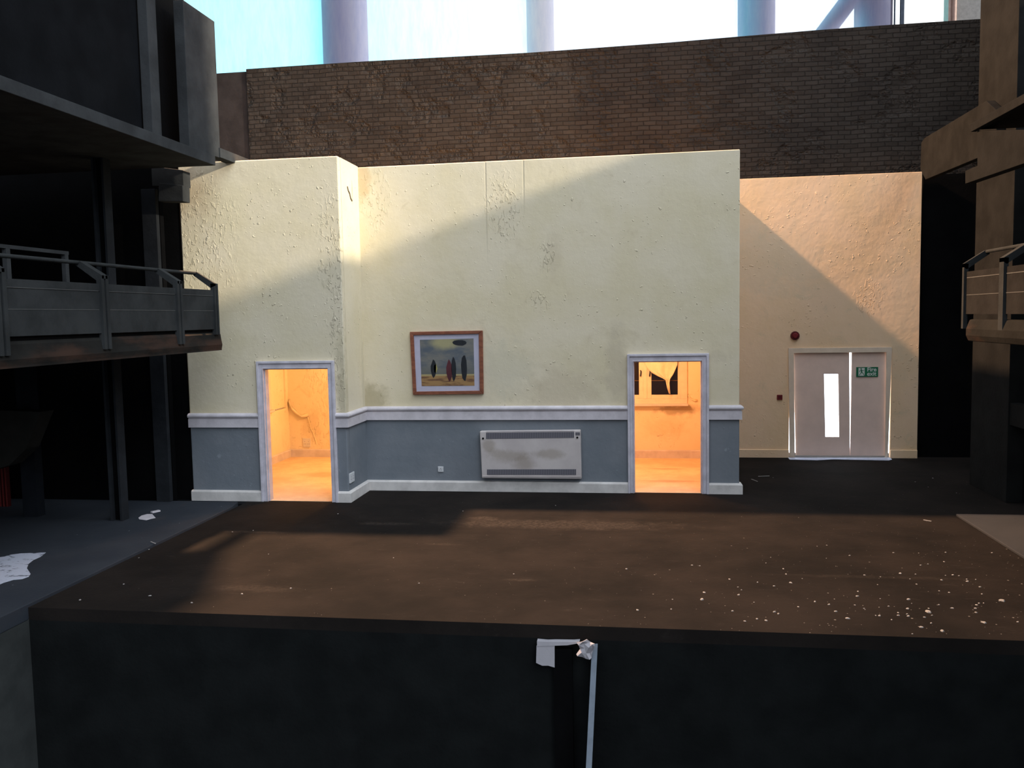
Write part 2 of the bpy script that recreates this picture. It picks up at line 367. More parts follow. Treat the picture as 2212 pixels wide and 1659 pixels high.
# brick back wall, the plain panel left of it, the side walls, added light blockers
top = [at(x, y, Y=3.916) for x, y in ((531,149),(620,143),(792,132),(1000,121),(1150,113),(1300,102),(1450,91),(1590,79),(1760,65),(1925,53),(2110,41),(2212,37))]
out_ = [(-3.54, 3.916, 0)] + [(p.x, 3.916, p.z) for p in top] + [(12.2, 3.916, 7.8), (12.2, 3.916, 0)]
S(MB().prism(out_, (0, .12, 0)).build('wall_back', BRICK, bevel=.01), 'black brown painted brick back wall of the stage', 'wall')
S(MB().box((-6.5, 3.95, 0), (-3.55, 4.05, 7.69)).build('wall_back_left', PLAINB), 'plain brown panel beside the brick wall', 'wall')
S(MB().box((-9, 1.2, 0), (-6.5, 1.3, 7.6)).box((-9.1, -11, 0), (-9, 1.3, 7.6)).build('wall_side_left', BLACKER), 'black outer wall behind the left gallery', 'wall')
S(MB().box((-9, -1.1, .0), (-2.64, -1.0, 5.0)).build('wall_left_backing', BLACKER), 'black backing wall behind the left gallery columns', 'wall')
xr = 11.25
S(MB().prism([(xr, -15, -3), (xr, 4.2, -3), (xr, 4.2, 15), (xr, 1.7, 15), (xr, 1.7, 3.63+.326*xr+.03), (xr, -4.95, 3.63+.326*xr-.15), (xr, -5.05, 11), (xr, -15, 11)], (.15, 0, 0)).build('wall_light_blocker', BLACK), 'added black wall out of view at the right, shaped to cut the daylight', 'wall')  # added out of view; its top edge is shaped to cut the daylight
tag(MB().box((-5, 2.90, 9.2), (3.9, 2.93, 11.6)).build('added_light_flap', BLACK), 'added unseen black flap that keeps the warm lamp off the brick wall', 'light blocker')  # added out of view to block the warm lamp from the brick
S(MB().box((9.22, 3.42, 0), (11.2, 3.5, 5.03)).build('wall_right_cover', BLACKER), 'added black board that keeps the brick right of the exit wall dark', 'wall')  # board added to hide lamplit brick that should stay black
S(MB().box((-3.3, -.88, 0), (-2.46, -.80, 4.97)).build('wall_left_corner', BLACKER), 'black strip of board just left of the plaster bay', 'wall')

# ------------------------------------------------------------------ the building behind: wall with the window band
ROOMW = simple('room_wall_grey', (.20, .19, .18), .9, .1)
WY = 16.0
S(MB().box((-60, WY, -10), (-14, WY+.5, 60)).box((14.0, WY, -10), (60, WY+.5, 60)).box((-14, WY, -10), (14.0, WY+.5, 5)).box((-14, WY, 17), (14.0, WY+.5, 60)).build('wall_building', ROOMW), 'grey wall of the real room behind the model with its window', 'wall')
win = thing('window_1', (0, WY, 5), 'wide bright window behind the model, mostly frosted film with clear panes at right', 'window', kind='structure')
def frosted():
    m = bpy.data.materials.new('frosted_film'); m.use_nodes = True; t = m.node_tree; t.nodes.clear()
    o = t.nodes.new('ShaderNodeOutputMaterial'); mx = t.nodes.new('ShaderNodeMixShader')
    tl = t.nodes.new('ShaderNodeBsdfTranslucent'); rf = t.nodes.new('ShaderNodeBsdfRefraction')
    rf.inputs['Roughness'].default_value = .22; rf.inputs['IOR'].default_value = 1.12
    g = t.nodes.new('ShaderNodeNewGeometry'); mp = t.nodes.new('ShaderNodeMapping'); mp.inputs['Scale'].default_value = (3.2, 1, .55)
    n = t.nodes.new('ShaderNodeTexNoise'); n.inputs['Scale'].default_value = 1.6; n.inputs['Detail'].default_value = 6; n.inputs['Roughness'].default_value = .75
    t.links.new(g.outputs['Position'], mp.inputs[0]); t.links.new(mp.outputs[0], n.inputs['Vector'])
    r = t.nodes.new('ShaderNodeMapRange'); r.inputs[1].default_value = .34; r.inputs[2].default_value = .66
    t.links.new(n.outputs['Fac'], r.inputs[0])
    c1 = t.nodes.new('ShaderNodeMix'); c1.data_type = 'RGBA'; c1.inputs[6].default_value = (.86, .93, .95, 1); c1.inputs[7].default_value = (1, 1, 1, 1)
    c2 = t.nodes.new('ShaderNodeMix'); c2.data_type = 'RGBA'; c2.inputs[6].default_value = (.70, .70, .95, 1); c2.inputs[7].default_value = (.86, .84, 1.0, 1)
    for c in (c1, c2): t.links.new(r.outputs[0], c.inputs[0])
    t.links.new(c1.outputs[2], rf.inputs['Color']); t.links.new(c2.outputs[2], tl.inputs['Color'])
    mx.inputs[0].default_value = .42; t.links.new(tl.outputs[0], mx.inputs[1]); t.links.new(rf.outputs[0], mx.inputs[2])
    t.links.new(mx.outputs[0], o.inputs[0]); return m
MB().grid([[(-13.9, WY+.05, 5), (12.06, WY+.05, 5)], [(-13.9, WY+.05, 17), (12.06, WY+.05, 17)]]).build('frosted_pane', frosted(), win)
POSTM = simple('window_post_lavender', (.16, .14, .17), .8, .1)
DARKM = simple('window_bar_dark', (.03, .04, .06), .6, .2)
BROWNM = simple('window_jamb_brown', (.34, .20, .15), .4, .5)
YP = WY+.45
def post(a, b, mat=POSTM, nm='window_post', y=YP, d=.3):
    x0, x1 = at(a, 60, Y=y).x, at(b, 60, Y=y).x
    return MB().box((x0, y, 5), (x1, y+d, 17)).build(nm, mat, win)
PALE = bpy.data.materials.new('pale_translucent_strip'); PALE.use_nodes = True; t = PALE.node_tree; t.nodes.clear()
o_ = t.nodes.new('ShaderNodeOutputMaterial'); tb = t.nodes.new('ShaderNodeBsdfTranslucent'); tb.inputs[0].default_value = (.47, .33, .30, 1); t.links.new(tb.outputs[0], o_.inputs[0])
def strip(a, b):  # a window post drawn pale, the glare put into its colour
    x0, x1 = at(a, 60, Y=YP).x, at(b, 60, Y=YP).x
    return MB().grid([[(x0, YP, 5), (x1, YP, 5)], [(x0, YP, 17), (x1, YP, 17)]]).build('glare_post_strip', PALE, win)
post(697, 757); post(757, 793, y=YP+.35, d=.2); strip(1138, 1197); post(1614, 1674); post(1594, 1614, y=YP+.35, d=.2); post(1848, 1928)
p, q = at(1752, 110, Y=YP), at(1850, -20, Y=YP)
MB().bar(p, q + (q-p)*1.5, .55, .3, up=(0, 1, 0)).build('window_brace', POSTM, win)
post(1945, 1953, DARKM, 'window_bar', WY+.1, .1); post(1931, 1934, DARKM, 'window_bar', WY+.1, .05)
x0, x1, x2 = at(2045, 60, Y=WY).x, at(2062, 60, Y=WY).x, 14.05
MB().box((x0, WY-.12, 5), (x1, WY+.3, 17)).tube((x0+.16, WY-.14, 5), (x0+.16, WY-.14, 17), .07).build('window_jamb', BROWNM, win)
MB().box((x1, WY-.05, 5), (x2, WY+.3, 17)).build('window_reveal', ROOMW, win)

# ------------------------------------------------------------------ door frames, dado rails, skirting boards
def profile(path, prof, z=0):
    """sweep a wall profile (offset out, height) along a plan path of (x, y); out is to the right of travel"""
    b = MB(); n = len(path); rows = []
    for i, pnt in enumerate(path):
        pnt = Vector(pnt)
        d0 = (pnt-Vector(path[i-1])).normalized() if i else None
        d1 = (Vector(path[i+1])-pnt).normalized() if i < n-1 else None
        nn = [Vector((d.y, -d.x)) for d in (d0, d1) if d is not None]
        o = nn[0] if len(nn) == 1 else (nn[0]+nn[1]) / (1+nn[0].dot(nn[1]))
        rows.append([b.bm.verts.new((pnt.x+o.x*a, pnt.y+o.y*a, z+h)) for a, h in prof])
    k = len(prof)
    for i in range(n-1):
        for j in range(k): b.bm.faces.new((rows[i][j], rows[i][(j+1) % k], rows[i+1][(j+1) % k], rows[i+1][j]))
    b.bm.faces.new(rows[0]); b.bm.faces.new(rows[-1][::-1]); return b
rail = [(0, 0), (.035, 0), (.035, .125), (.022, .132), (.022, .142), (.05, .150), (.058, .170), (.052, .190), (.03, .205), (0, .212)]
skirt = [(0, 0), (.045, 0), (.045, .135), (.03, .155), (0, .160)]
yb = -.895
la0, lb0, ra0, rb0 = -1.335, -.150, 4.055, 5.240
for nm, path in (('trim_1', [(-2.45, yb), (la0, yb)]), ('trim_2', [(lb0, yb), (0, yb), (0, 0), (ra0, 0)]), ('trim_3', [(rb0, 0), (5.68, 0), (5.68, .12)])):
    S(profile(path, rail, 1.107).build(nm, WHITEP), {'trim_1': 'white dado rail left of the left doorway', 'trim_2': 'long white dado rail stepping round the bay corner', 'trim_3': 'short white dado rail right of the right doorway'}[nm], 'trim')
for nm, path in (('baseboard_left', [(-2.45, yb), (la0, yb)]), ('baseboard_front', [(lb0, yb), (0, yb), (0, 0), (ra0, 0)]), ('baseboard_right', [(rb0, 0), (5.68, 0), (5.68, .12)])):
    S(profile(path, skirt, 0).build(nm, SKIRT), {'baseboard_left': 'cream skirting board left of the left doorway', 'baseboard_front': 'long cream skirting board under the heater', 'baseboard_right': 'short cream skirting board right of the right doorway'}[nm], 'baseboard')
S(profile([(5.68, 3.316), (6.94, 3.316)], [(0, 0), (.03, 0), (.03, .14), (.0, .15)]).build('baseboard_exit_left', WALLE), 'low cream skirting board left of the fire exit', 'baseboard')
S(profile([(8.71, 3.316), (9.165, 3.316)], [(0, 0), (.03, 0), (.03, .14), (.0, .15)]).build('baseboard_exit_right', WALLE), 'low cream skirting board right of the fire exit', 'baseboard')
S(profile([(-2.56, -.2), (-2.56, 3.071), (1.5, 3.071)], [(0, .006), (.03, .006), (.03, .14), (.015, .156), (0, .156)]).build('baseboard_room_left', WHITEP), 'skirting board in the left room', 'baseboard')
S(profile([(1.6, 3.142), (5.58, 3.142)], [(0, .006), (.03, .006), (.03, .14), (.015, .156), (0, .156)]).build('baseboard_room_right', WHITEP), 'skirting board in the right room', 'baseboard')

def doorframe(nm, x0, x1, i0, i1, y, zt, zi, label):
    e = thing(nm, ((x0+x1)/2, y, 0), label, 'door', kind='structure')
    fr = MB()
    ox = [x0, x0, x1, x1]; 
    def U(a0, a1, at_, b0, b1, bt, y0, y1):
        pts = [(a0, 0), (a0, at_), (a1, at_), (a1, 0), (b1, 0), (b1, bt), (b0, bt), (b0, 0)]
        fr.prism([(x, y0, z) for x, z in pts], (0, y1-y0, 0))
    w = .035
    U(x0, x1, zt, x0+w, x1-w, zt-w, y-.058, y)
    U(x0+w, x1-w, zt-w, i0-.012, i1+.012, zi+.014, y-.038, y)
    U(i0-.012, i1+.012, zi+.014, i0, i1, zi, y-.048, y)
    fr.build('architrave', ARCH, e, bevel=.004)
    j = MB(); pts = [(i0-.003, .0), (i0-.003, zi+.003), (i1+.003, zi+.003), (i1+.003, 0), (i1-.014, 0), (i1-.014, zi-.014), (i0+.014, zi-.014), (i0+.014, 0)]
    j.prism([(x, y+.0005, z) for x, z in pts], (0, .112, 0)).build('door_lining', ARCH, e)
    return e
doorframe('door_1', la0, lb0, la, lb, yb, 2.085, 1.975, 'lilac white frame of the open left doorway glowing orange inside')
doorframe('door_2', ra0, rb0, ra, rb, 0, 2.085, 1.975, 'lilac white frame of the open right doorway showing a window inside')

# ------------------------------------------------------------------ fire exit doors, a frame and two leaves with light behind
DOORM = simple('door_dusty_white', (.80, .60, .50), .6, .25, .05, .002, 3)
DFR = simple('door_frame_cream', (.74, .60, .46), .7, .2, .06, .002, 4)
YE = 3.316
d3 = thing('door_3', (7.82, YE, 0), 'closed pair of dusty white fire exit doors with light leaking round them', 'door', kind='structure')
# the frame is a loose strip standing a little proud of the wall
P = lambda x, y, Y=YE-.03: at(x, y, Y=Y)
outer = [P(1706, 989), P(1703, 752), P(1927, 750), P(1918, 991)]
inner = [P(1717, 989), P(1715, 763), P(1915, 761), P(1912, 991)]
for o_ in outer+inner:
    if o_.z < .1: o_.z = .004
b = MB(); b.prism([outer[0], outer[1], outer[2], outer[3], inner[3], inner[2], inner[1], inner[0]], (0, .028, 0)); b.build('frame', DFR, d3, bevel=.004)
def leaf(pts, hole=None, nm='door_leaf'):
    y = YE+.02
    V = [at(a, c, Y=y) for a, c in pts]
    for v in V:
        if v.z < .1: v.z = .035
    b = MB()
    if hole is None: b.prism(V, (0, .035, 0))
    else:
        Hh = [at(a, c, Y=y) for a, c in hole]           # quads round the hole
        for i in range(4):
            j = (i+1) % 4; b.prism([V[i], V[j], Hh[j], Hh[i]], (0, .035, 0))
    return b.build(nm, DOORM, d3)
hole = [(1783, 944), (1780, 808), (1811, 808), (1813, 944)]
lf = leaf([(1719.5, 989), (1713, 759), (1834.5, 759), (1836, 989)], hole)
gl = bpy.data.materials.new('vision_glass'); gl.use_nodes = True
t = gl.node_tree; t.nodes.clear(); o_ = t.nodes.new('ShaderNodeOutputMaterial'); tb = t.nodes.new('ShaderNodeBsdfTransparent'); gb = t.nodes.new('ShaderNodeBsdfGlossy'); mx = t.nodes.new('ShaderNodeMixShader')
mx.inputs[0].default_value = .06; gb.inputs['Roughness'].default_value = .1; t.links.new(tb.outputs[0], mx.inputs[1]); t.links.new(gb.outputs[0], mx.inputs[2]); t.links.new(mx.outputs[0], o_.inputs[0])
hp = [at(a, c, Y=YE+.04) for a, c in hole]
MB().prism([Vector((q.x, YE+.035, q.z)) for q in hp], (0, .004, 0)).build('vision_panel', gl, d3)
leaf([(1836.8, 989), (1840, 759), (1917, 759), (1914, 989)])
# added glowing box standing in for the daylight behind the doors
lm = bpy.data.materials.new('light_panel_glow'); lm.use_nodes = True; t = lm.node_tree; t.nodes.clear()
o_ = t.nodes.new('ShaderNodeOutputMaterial'); em = t.nodes.new('ShaderNodeEmission'); em.inputs[0].default_value = (.82, .9, 1, 1); em.inputs[1].default_value = 6; t.links.new(em.outputs[0], o_.inputs[0])
lpn = thing('added_glow_box', (7.8, 3.8, 0), 'added glowing panel standing in for the daylight behind the fire exit doors', 'light panel')
MB().box((6.80, 3.80, .02), (8.85, 3.82, 2.0)).build('glowing_face', lm, lpn)
MB().box((6.76, 3.82, 0), (8.89, 3.86, 2.04)).box((6.76, 3.50, 2.04), (8.89, 3.86, 2.06)).box((6.74, 3.50, 0), (6.76, 3.86, 2.06)).box((8.89, 3.50, 0), (8.91, 3.86, 2.06)).build('casing', WHITEP, lpn)
# pale bluish strip added for the light leaking under the doors
LEAK = simple('bluish_light_leak', (.55, .60, .75), .6, .2)
MB().prism([at(1702, 989, Z=.006), at(1706, 993, Z=.006), at(1765, 994.5, Z=.006), at(1800, 992.5, Z=.006), at(1920, 995, Z=.006), at(1927, 993, Z=.006), at(1922, 989, Z=.006)], (0, 0, .006)).build('light_leak_strip', LEAK, d3)

# fire exit sign
sign = thing('fire_exit_sign', (at(1873, 803, Y=YE-.02).x, YE+.01, at(1873, 814, Y=YE).z), 'green and white fire exit sign on the right hand door leaf', 'sign')
GRN = simple('sign_green', (.015, .15, .07), .5, .3, .05, .0005); WHT = simple('sign_white', (.62, .66, .60), .5, .3, .04, .0005)
sx0, sx1 = at(1850, 803, Y=YE).x, at(1897, 803, Y=YE).x; sz0, sz1 = at(1873, 814, Y=YE).z, at(1873, 793, Y=YE).z
MB().box((sx0, YE+.004, sz0), (sx1, YE+.02, sz1)).build('sign_board', GRN, sign)
bx0, bx1 = at(1854.5, 803, Y=YE).x, at(1868, 803, Y=YE).x; zz = lambda f: sz0+(sz1-sz0)*f
ys = YE+.0035
MB().box((bx0, ys-.001, zz(.1)), (bx1, ys, zz(.92))).build('pictogram_doorway', WHT, sign)
def sb(p0, p1, wd, b):
    X0 = bx0+(bx1-bx0)*p0[0]; X1 = bx0+(bx1-bx0)*p1[0]
    b.bar((X0, ys-.002, zz(p0[1])), (X1, ys-.002, zz(p1[1])), wd, .001, up=(0, 1, 0))
b = MB()
b.tube((bx0+(bx1-bx0)*.42, ys-.0025, zz(.83)), (bx0+(bx1-bx0)*.42, ys-.0015, zz(.83)), .012)
for p0, p1, wd in (((.45,.74),(.52,.45),.022), ((.45,.72),(.15,.60),.009), ((.15,.60),(.22,.48),.008), ((.47,.72),(.75,.62),.009), ((.75,.62),(.92,.70),.008), ((.5,.46),(.30,.32),.011), ((.30,.32),(.12,.14),.010), ((.53,.46),(.78,.34),.011), ((.78,.34),(.95,.10),.010)): sb(p0, p1, wd, b)
b.build('running_figure', GRN, sign)
def text(body, size, x, z, y, mat, parent, name, align='LEFT'):
    c = bpy.data.curves.new(name, 'FONT'); c.body = body; c.size = size; c.extrude = .0006; c.align_x = align; c.offset = size*.02
    o = bpy.data.objects.new(name, c); COL.objects.link(o)
    dg = bpy.context.evaluated_depsgraph_get(); me = bpy.data.meshes.new_from_object(o.evaluated_get(dg)); bpy.data.objects.remove(o)
    me.name = name; me.materials.clear(); me.materials.append(mat)
    o = bpy.data.objects.new(name, me); COL.objects.link(o); o.rotation_euler = (PI/2, 0, 0)
    o.location = Vector((x, y, z))-Vector(parent.location); o.parent = parent; return o
tx = at(1873, 803, Y=YE).x
text('Fire', .105, tx, zz(.56), ys, WHT, sign, 'lettering')
text('exit', .105, tx, zz(.12), ys, WHT, sign, 'lettering')

# red alarm sounder and call point
RED = simple('alarm_red_plastic', (.16, .012, .015), .45, .3, .1, .001); RED2 = simple('alarm_red_dark', (.09, .008, .01), .5, .3, .1, .001)
c0 = at(1717, 725, Y=YE)
al = thing('fire_alarm_sounder', (c0.x, YE, c0.z), 'round dark red fire alarm sounder on the wall above the exit doors', 'alarm')
MB().tube((c0.x, YE+.001, c0.z), (c0.x, YE-.045, c0.z), .082, 12, .078).build('alarm_base', RED2, al, bevel=.006)
MB().tube((c0.x, YE-.044, c0.z), (c0.x, YE-.075, c0.z), .055, 20, .042).build('alarm_horn', RED, al, bevel=.005)
c1 = at(1684, 858, Y=YE)
cp = thing('fire_call_point', (c1.x, YE, c1.z-.045), 'small square red fire call point left of the exit doors', 'alarm')
MB().box((c1.x-.048, YE-.03, c1.z-.045), (c1.x+.048, YE, c1.z+.045)).build('call_point_box', RED, cp, bevel=.006)
MB().box((c1.x-.025, YE-.033, c1.z-.02), (c1.x+.025, YE-.029, c1.z+.028)).build('break_glass', RED2, cp)

# ------------------------------------------------------------------ picture
FRM = M('frame_red_wood', .45, .35); FRM.color(FRM.mix(FRM.rng(FRM.noise(8, 5, stretch=(1, 1, 3)), .35, .7), (.20, .065, .035), (.30, .105, .055))); FRM.bump(FRM.noise(30, 4, stretch=(1, 1, 4)), .003, .5); FRM = FRM.m
MATB = simple('picture_mount_lilac', (.52, .50, .60), .5, .3, .04, .0005, 6)
def paint():
    m = M('painting_seascape', .45, .3)
    z0, z1 = 1.635, 2.35
    sky = m.mix(m.rng(m.noise(3.5, 5, .6, stretch=(.7, 1, 1.6)), .35, .65), (.10, .12, .145), (.21, .20, .17))
    sky = m.mix(m.mul(m.blob((1.30, -.05, 2.30), (.28, .3, .14), .3, 6), .8), sky, (.45, .40, .20))
    sky = m.mix(m.rng(m.Z, 1.82, 1.98, .7, 0), sky, (.12, .125, .11))
    sand = m.mix(m.rng(m.noise(9, 4, stretch=(.4, 1, 3)), .45, .6), (.36, .21, .085), (.17, .085, .045))
    c = m.mix(m.rng(m.Z, 1.795, 1.803), sand, sky)
    ln = m.mul(m.rng(m.Z, 1.785, 1.79), m.rng(m.Z, 1.815, 1.81)); c = m.mix(ln, c, (.42, .34, .16))
    m.color(c); return m.m
pc = thing('framed_picture', (1.33, 0, 1.51), 'red brown wood framed painting of a grey sea and ochre beach hanging on cream wall', 'picture')
A_ = [at(*q, Y=-.055) for q in ((885,717),(1042,714),(1044,851),(892,853))]
B_ = [at(*q, Y=-.055) for q in ((893,724),(1034,721),(1036,844),(899,846))]
C_ = [at(*q, Y=-.03) for q in ((907,734),(1023,731),(1025,833),(911,834))]
b = MB()
for i in range(4):
    j = (i+1) % 4; b.prism([A_[i], A_[j], B_[j], B_[i]], (0, .054, 0))
b.build('picture_frame', FRM, pc, bevel=.006)
D_ = [Vector((q.x, -.03, q.z)) for q in B_]
ex = [(D_[0]+Vector((-.01,0,.01))), D_[1]+Vector((.01,0,.01)), D_[2]+Vector((.01,0,-.01)), D_[3]+Vector((-.01,0,-.01))]
MB().prism(ex, (0, .028, 0)).build('mount', MATB, pc)
MB().prism([q-Vector((0,.0,0)) for q in C_], (0, -.003, 0)).build('painting', paint(), pc)
DK = simple('painted_dark_shapes', (.018, .020, .024), .5, .3, .2, .0005)
MR = simple('painted_maroon_shape', (.09, .022, .028), .5, .3, .2, .0005); YL = simple('painted_yellow_shape', (.42, .38, .13), .5, .3, .1, .0005)
def rock(cx, cz, wd, ht, mat, nm, seed):
    r = random.Random(seed); n = 11
    pts = [(cx+wd/2*math.cos(2*PI*i/n)*r.uniform(.75, 1), -.0332, cz+ht/2*math.sin(2*PI*i/n)*r.uniform(.8, 1)) for i in range(n)]
    MB().prism(pts, (0, -.0012, 0)).build(nm, mat, pc)
# plain beach with leaning wooden groyne posts and a cloud
rock(1.115, 1.90, .10, .30, DK, 'painted_rock', 1); rock(1.145, 1.90, .06, .15, YL, 'painted_highlight', 2)
rock(1.36, 1.87, .10, .36, MR, 'painted_rock', 3); rock(1.43, 1.89, .09, .40, DK, 'painted_rock', 4); rock(1.59, 1.90, .10, .44, DK, 'painted_rock', 5)
rock(1.53, 2.29, .27, .10, DK, 'painted_cloud', 8)

# ------------------------------------------------------------------ convector heater
def heatm():
    m = M('heater_dirty_white', .6, .25)
    c = m.mix(m.rng(m.noise(2.2, 5), .3, .7), (.54, .48, .46), (.63, .57, .54))
    for cc, r in (((2.25, -.12, .58), (.4, .2, .12)), ((2.5, -.12, .45), (.2, .2, .16)), ((2.85, -.12, .60), (.35, .2, .10)), ((1.95, -.12, .72), (.12, .2, .14))): c = m.mix(m.mul(m.blob(cc, r, .7, 5), .55), c, (.33, .27, .21))
    m.color(c); m.bump(m.noise(20, 4), .002, .4); return m.m
HM = heatm(); HG = M('heater_grille', .6, .3)
wv = HG.t.nodes.new('ShaderNodeTexWave'); wv.inputs['Scale'].default_value = 12; wv.wave_type = 'BANDS'; wv.bands_direction = 'X'; HG.L(HG.pos, wv.inputs[0])
HG.color(HG.mix(wv.outputs['Fac'], (.09, .085, .10), (.19, .18, .20))); HG = HG.m
ht = thing('convector_heater', (2.59, 0, .22), 'long dirty white convector heater mounted on the blue grey dado', 'heater')
q = [at(*p_, Y=-.12) for p_ in ((1036, 932), (1254, 929.5), (1256, 1035), (1041, 1033))]
MB().prism(q, (0, .117, 0)).build('casing', HM, ht, bevel=.012)
def hp(a, c, Y=-.122): return at(a, c, Y=Y)
MB().prism([hp(1050, 935), hp(1240, 933), hp(1240, 945.5), hp(1050, 948)], (0, -.002, 0)).build('top_grille', HG, ht)
MB().prism([hp(1052, 1014), hp(1244.5, 1013.5), hp(1244.5, 1026), hp(1052, 1025.5)], (0, -.002, 0)).build('bottom_grille', HG, ht)
for a, c in ((1043.5, 947), (1247, 945)):
    v = hp(a, c); MB().tube(v, v+Vector((0, -.008, 0)), .015, 14).build('fixing_screw', BLACKER, ht)
v = hp(1243, 940); v2 = hp(1253, 934)
MB().box((v.x, -.125, v.z), (v2.x, -.121, v2.z)).build('control_label', HG, ht)
for cc in (931.5,):
    a, c = hp(1050, 932.5), hp(1240, 930.5); MB().bar(a, c, .006, .006).build('top_lip', WHITEP, ht)
a, c = hp(1042, 1029), hp(1255, 1029.5); MB().bar(a, c, .012, .006).build('bottom_lip', HM, ht)

# ------------------------------------------------------------------ sockets
SK = simple('socket_white_plastic', (.66, .66, .66), .45, .35, .03, .0005)
def socket(c, axis, wd, hh, label, n=1, bl=.012):
    e = thing('wall_socket', c, label, 'socket')
    x, y, z = c
    def bxx(b, u0, u1, z0, z1, d0, d1):
        if axis == 'Y': b.box((x+u0, y-d1, z+z0), (x+u1, y-d0, z+z1))
        else: b.box((x+d0, y+u0, z+z0), (x+d1, y+u1, z+z1))
        return b
    bxx(MB(), -wd/2, wd/2, 0, hh, -.001, .018).build('face_plate', SK, e, bevel=.004)
    for k in range(n):
        cx = (k-(n-1)/2)*wd/max(n, 1)*.95
        for du, dz in ((0, .62), (-.014, .36), (.014, .36)): bxx(MB(), cx+du-.004, cx+du+.004, hh*dz-.005, hh*dz+.006, .0175, .0188).build('pin_hole', DARKM, e)
        bxx(MB(), cx+.012, cx+.024, hh*.78, hh*.92, .0175, .023).build('switch', SK, e)
    return e
socket((1.18, 0, .296), 'Y', .085, .082, 'small white square socket on the blue grey dado left of the heater')
socket((0, -.768, .27), 'X', .20, .145, 'double white socket on the side of the bay', 2)
s = at(663, 966, Y=3.06); socket((s.x, 3.071, .20), 'Y', .155, .17, 'double socket above skirting seen through the left doorway', 2)

# ------------------------------------------------------------------ inside the right room: window and torn cloth
IW = simple('inner_window_paint', (.74, .66, .56), .6, .25, .05, .002)
YR = 3.142
w2 = thing('window_2', (4.35, YR, .98), 'cream casement window with black panes in the right room', 'window', kind='structure')
b = MB(); F = lambda a, c, Y=YR-.02: at(a, c, Y=Y)
xL, xA, xB, xC, xD = 3.62, F(1380, 800).x, F(1407, 800).x, F(1464, 800).x, F(1482, 800).x
zS, zP = .99, 1.185
b.box((wx0-.02, YR-.03, zS+.03), (xD+.02, YR+.06, zS+.12)).box((xC+.05, YR-.03, zS+.12), (xD+.02, YR+.06, wz1)).box((wx0-.02, YR-.03, wz1-.08), (xD+.02, YR+.06, wz1+.01)).box((wx0-.02, YR-.03, zS+.12), (wx0+.06, YR+.06, wz1-.08)).box(((xA+xB)/2-.035, YR-.035, zS+.12), ((xA+xB)/2+.035, YR+.06, wz1-.08))
b.build('window_frame', IW, w2, bevel=.005)
for a0, a1 in ((wx0+.06, (xA+xB)/2-.03), ((xA+xB)/2+.03, xC+.052)):
    s0, s1 = a0+.055, a1-.055
    if a0 > 4: s0, s1 = xB, xC
    else: s1 = xA
    c = MB().box((a0, YR-.02, zS+.12), (s0, YR+.03, wz1-.08)).box((s1, YR-.02, zS+.12), (a1, YR+.03, wz1-.08)).box((s0, YR-.02, zS+.12), (s1, YR+.03, zP)).box((s0, YR-.02, wz1-.16), (s1, YR+.03, wz1-.08)).build('casement', IW, w2, bevel=.004)
    gm = simple('night_pane_%d' % int(a0*10), (.012, .008, .006), .12, .4, .1, .0)
    MB().box((s0-.005, YR+.005, zP-.005), (s1+.005, YR+.012, wz1-.16)).build('window_pane', gm, c)
    gb_ = MB().box((s0, YR-.0, 1.44), (s1, YR+.012, 1.455)).build('glazing_bar', simple('dim_bar_%d' % int(a0*10), (.10, .07, .05)), c)
for px_ in (1383.5, 1403):
    v = F(px_, 806, YR-.03); MB().tube(v+Vector((0, 0, .05)), v+Vector((.012, -.02, .03)), .011, 8).tube(v+Vector((.012, -.02, .03)), v+Vector((0, -.02, -.06)), .013, 8).build('window_handle', DARKM, w2)
MB().box((wx0-.03, YR-.12, zS-.005), (F(1486, 873).x, YR+.05, zS+.032)).build('window_sill', WHITEP, w2, bevel=.004)
S(MB().box((wx0-.1, YR+.10, .9), (wx1+.1, YR+.13, 2.6)).build('wall_window_backing', BLACKER), 'black board behind the right room window', 'wall')
# torn cloth
edgeL = [(1388, 770), (1391, 782), (1396, 793), (1401, 800), (1409, 806), (1420, 812), (1431, 817), (1437.5, 821), (1439, 828), (1441, 838), (1445, 850)]
edgeR = [(1464, 770), (1463.5, 781), (1463, 789), (1459, 798), (1456, 805), (1453, 811), (1449.5, 816), (1447, 820), (1446, 828), (1446.5, 838), (1448, 851)]
rows = []
for i, (l, r) in enumerate(zip(edgeL, edgeR)):
    A, B = at(*l, Y=YR-.07), at(*r, Y=YR-.07); row = []
    for k in range(17):
        f = k/16; p_ = A.lerp(B, f); fold = .020*math.sin(f*9+i*.3)+.012*math.sin(f*21+i*.7)
        p_.y += fold*(1 if i < 8 else .5) - .012*i/10; p_.z += .008*math.sin(f*14)*(i < 9); row.append(p_)
    rows.append(row)
r0 = [Vector((p_.x+(p_.x-rows[0][8].x)*.25, p_.y, 2.27)) for p_ in rows[0]]
rows.insert(0, r0)
CL = simple('torn_cloth_cream', (.80, .72, .58), .9, .1, .06, .004, 12)
cl = MB().grid(rows).build('torn_curtain', CL, solid=.006, smooth=True)
tag(cl, 'torn cream cloth hanging to a point over the right room window', 'curtain')

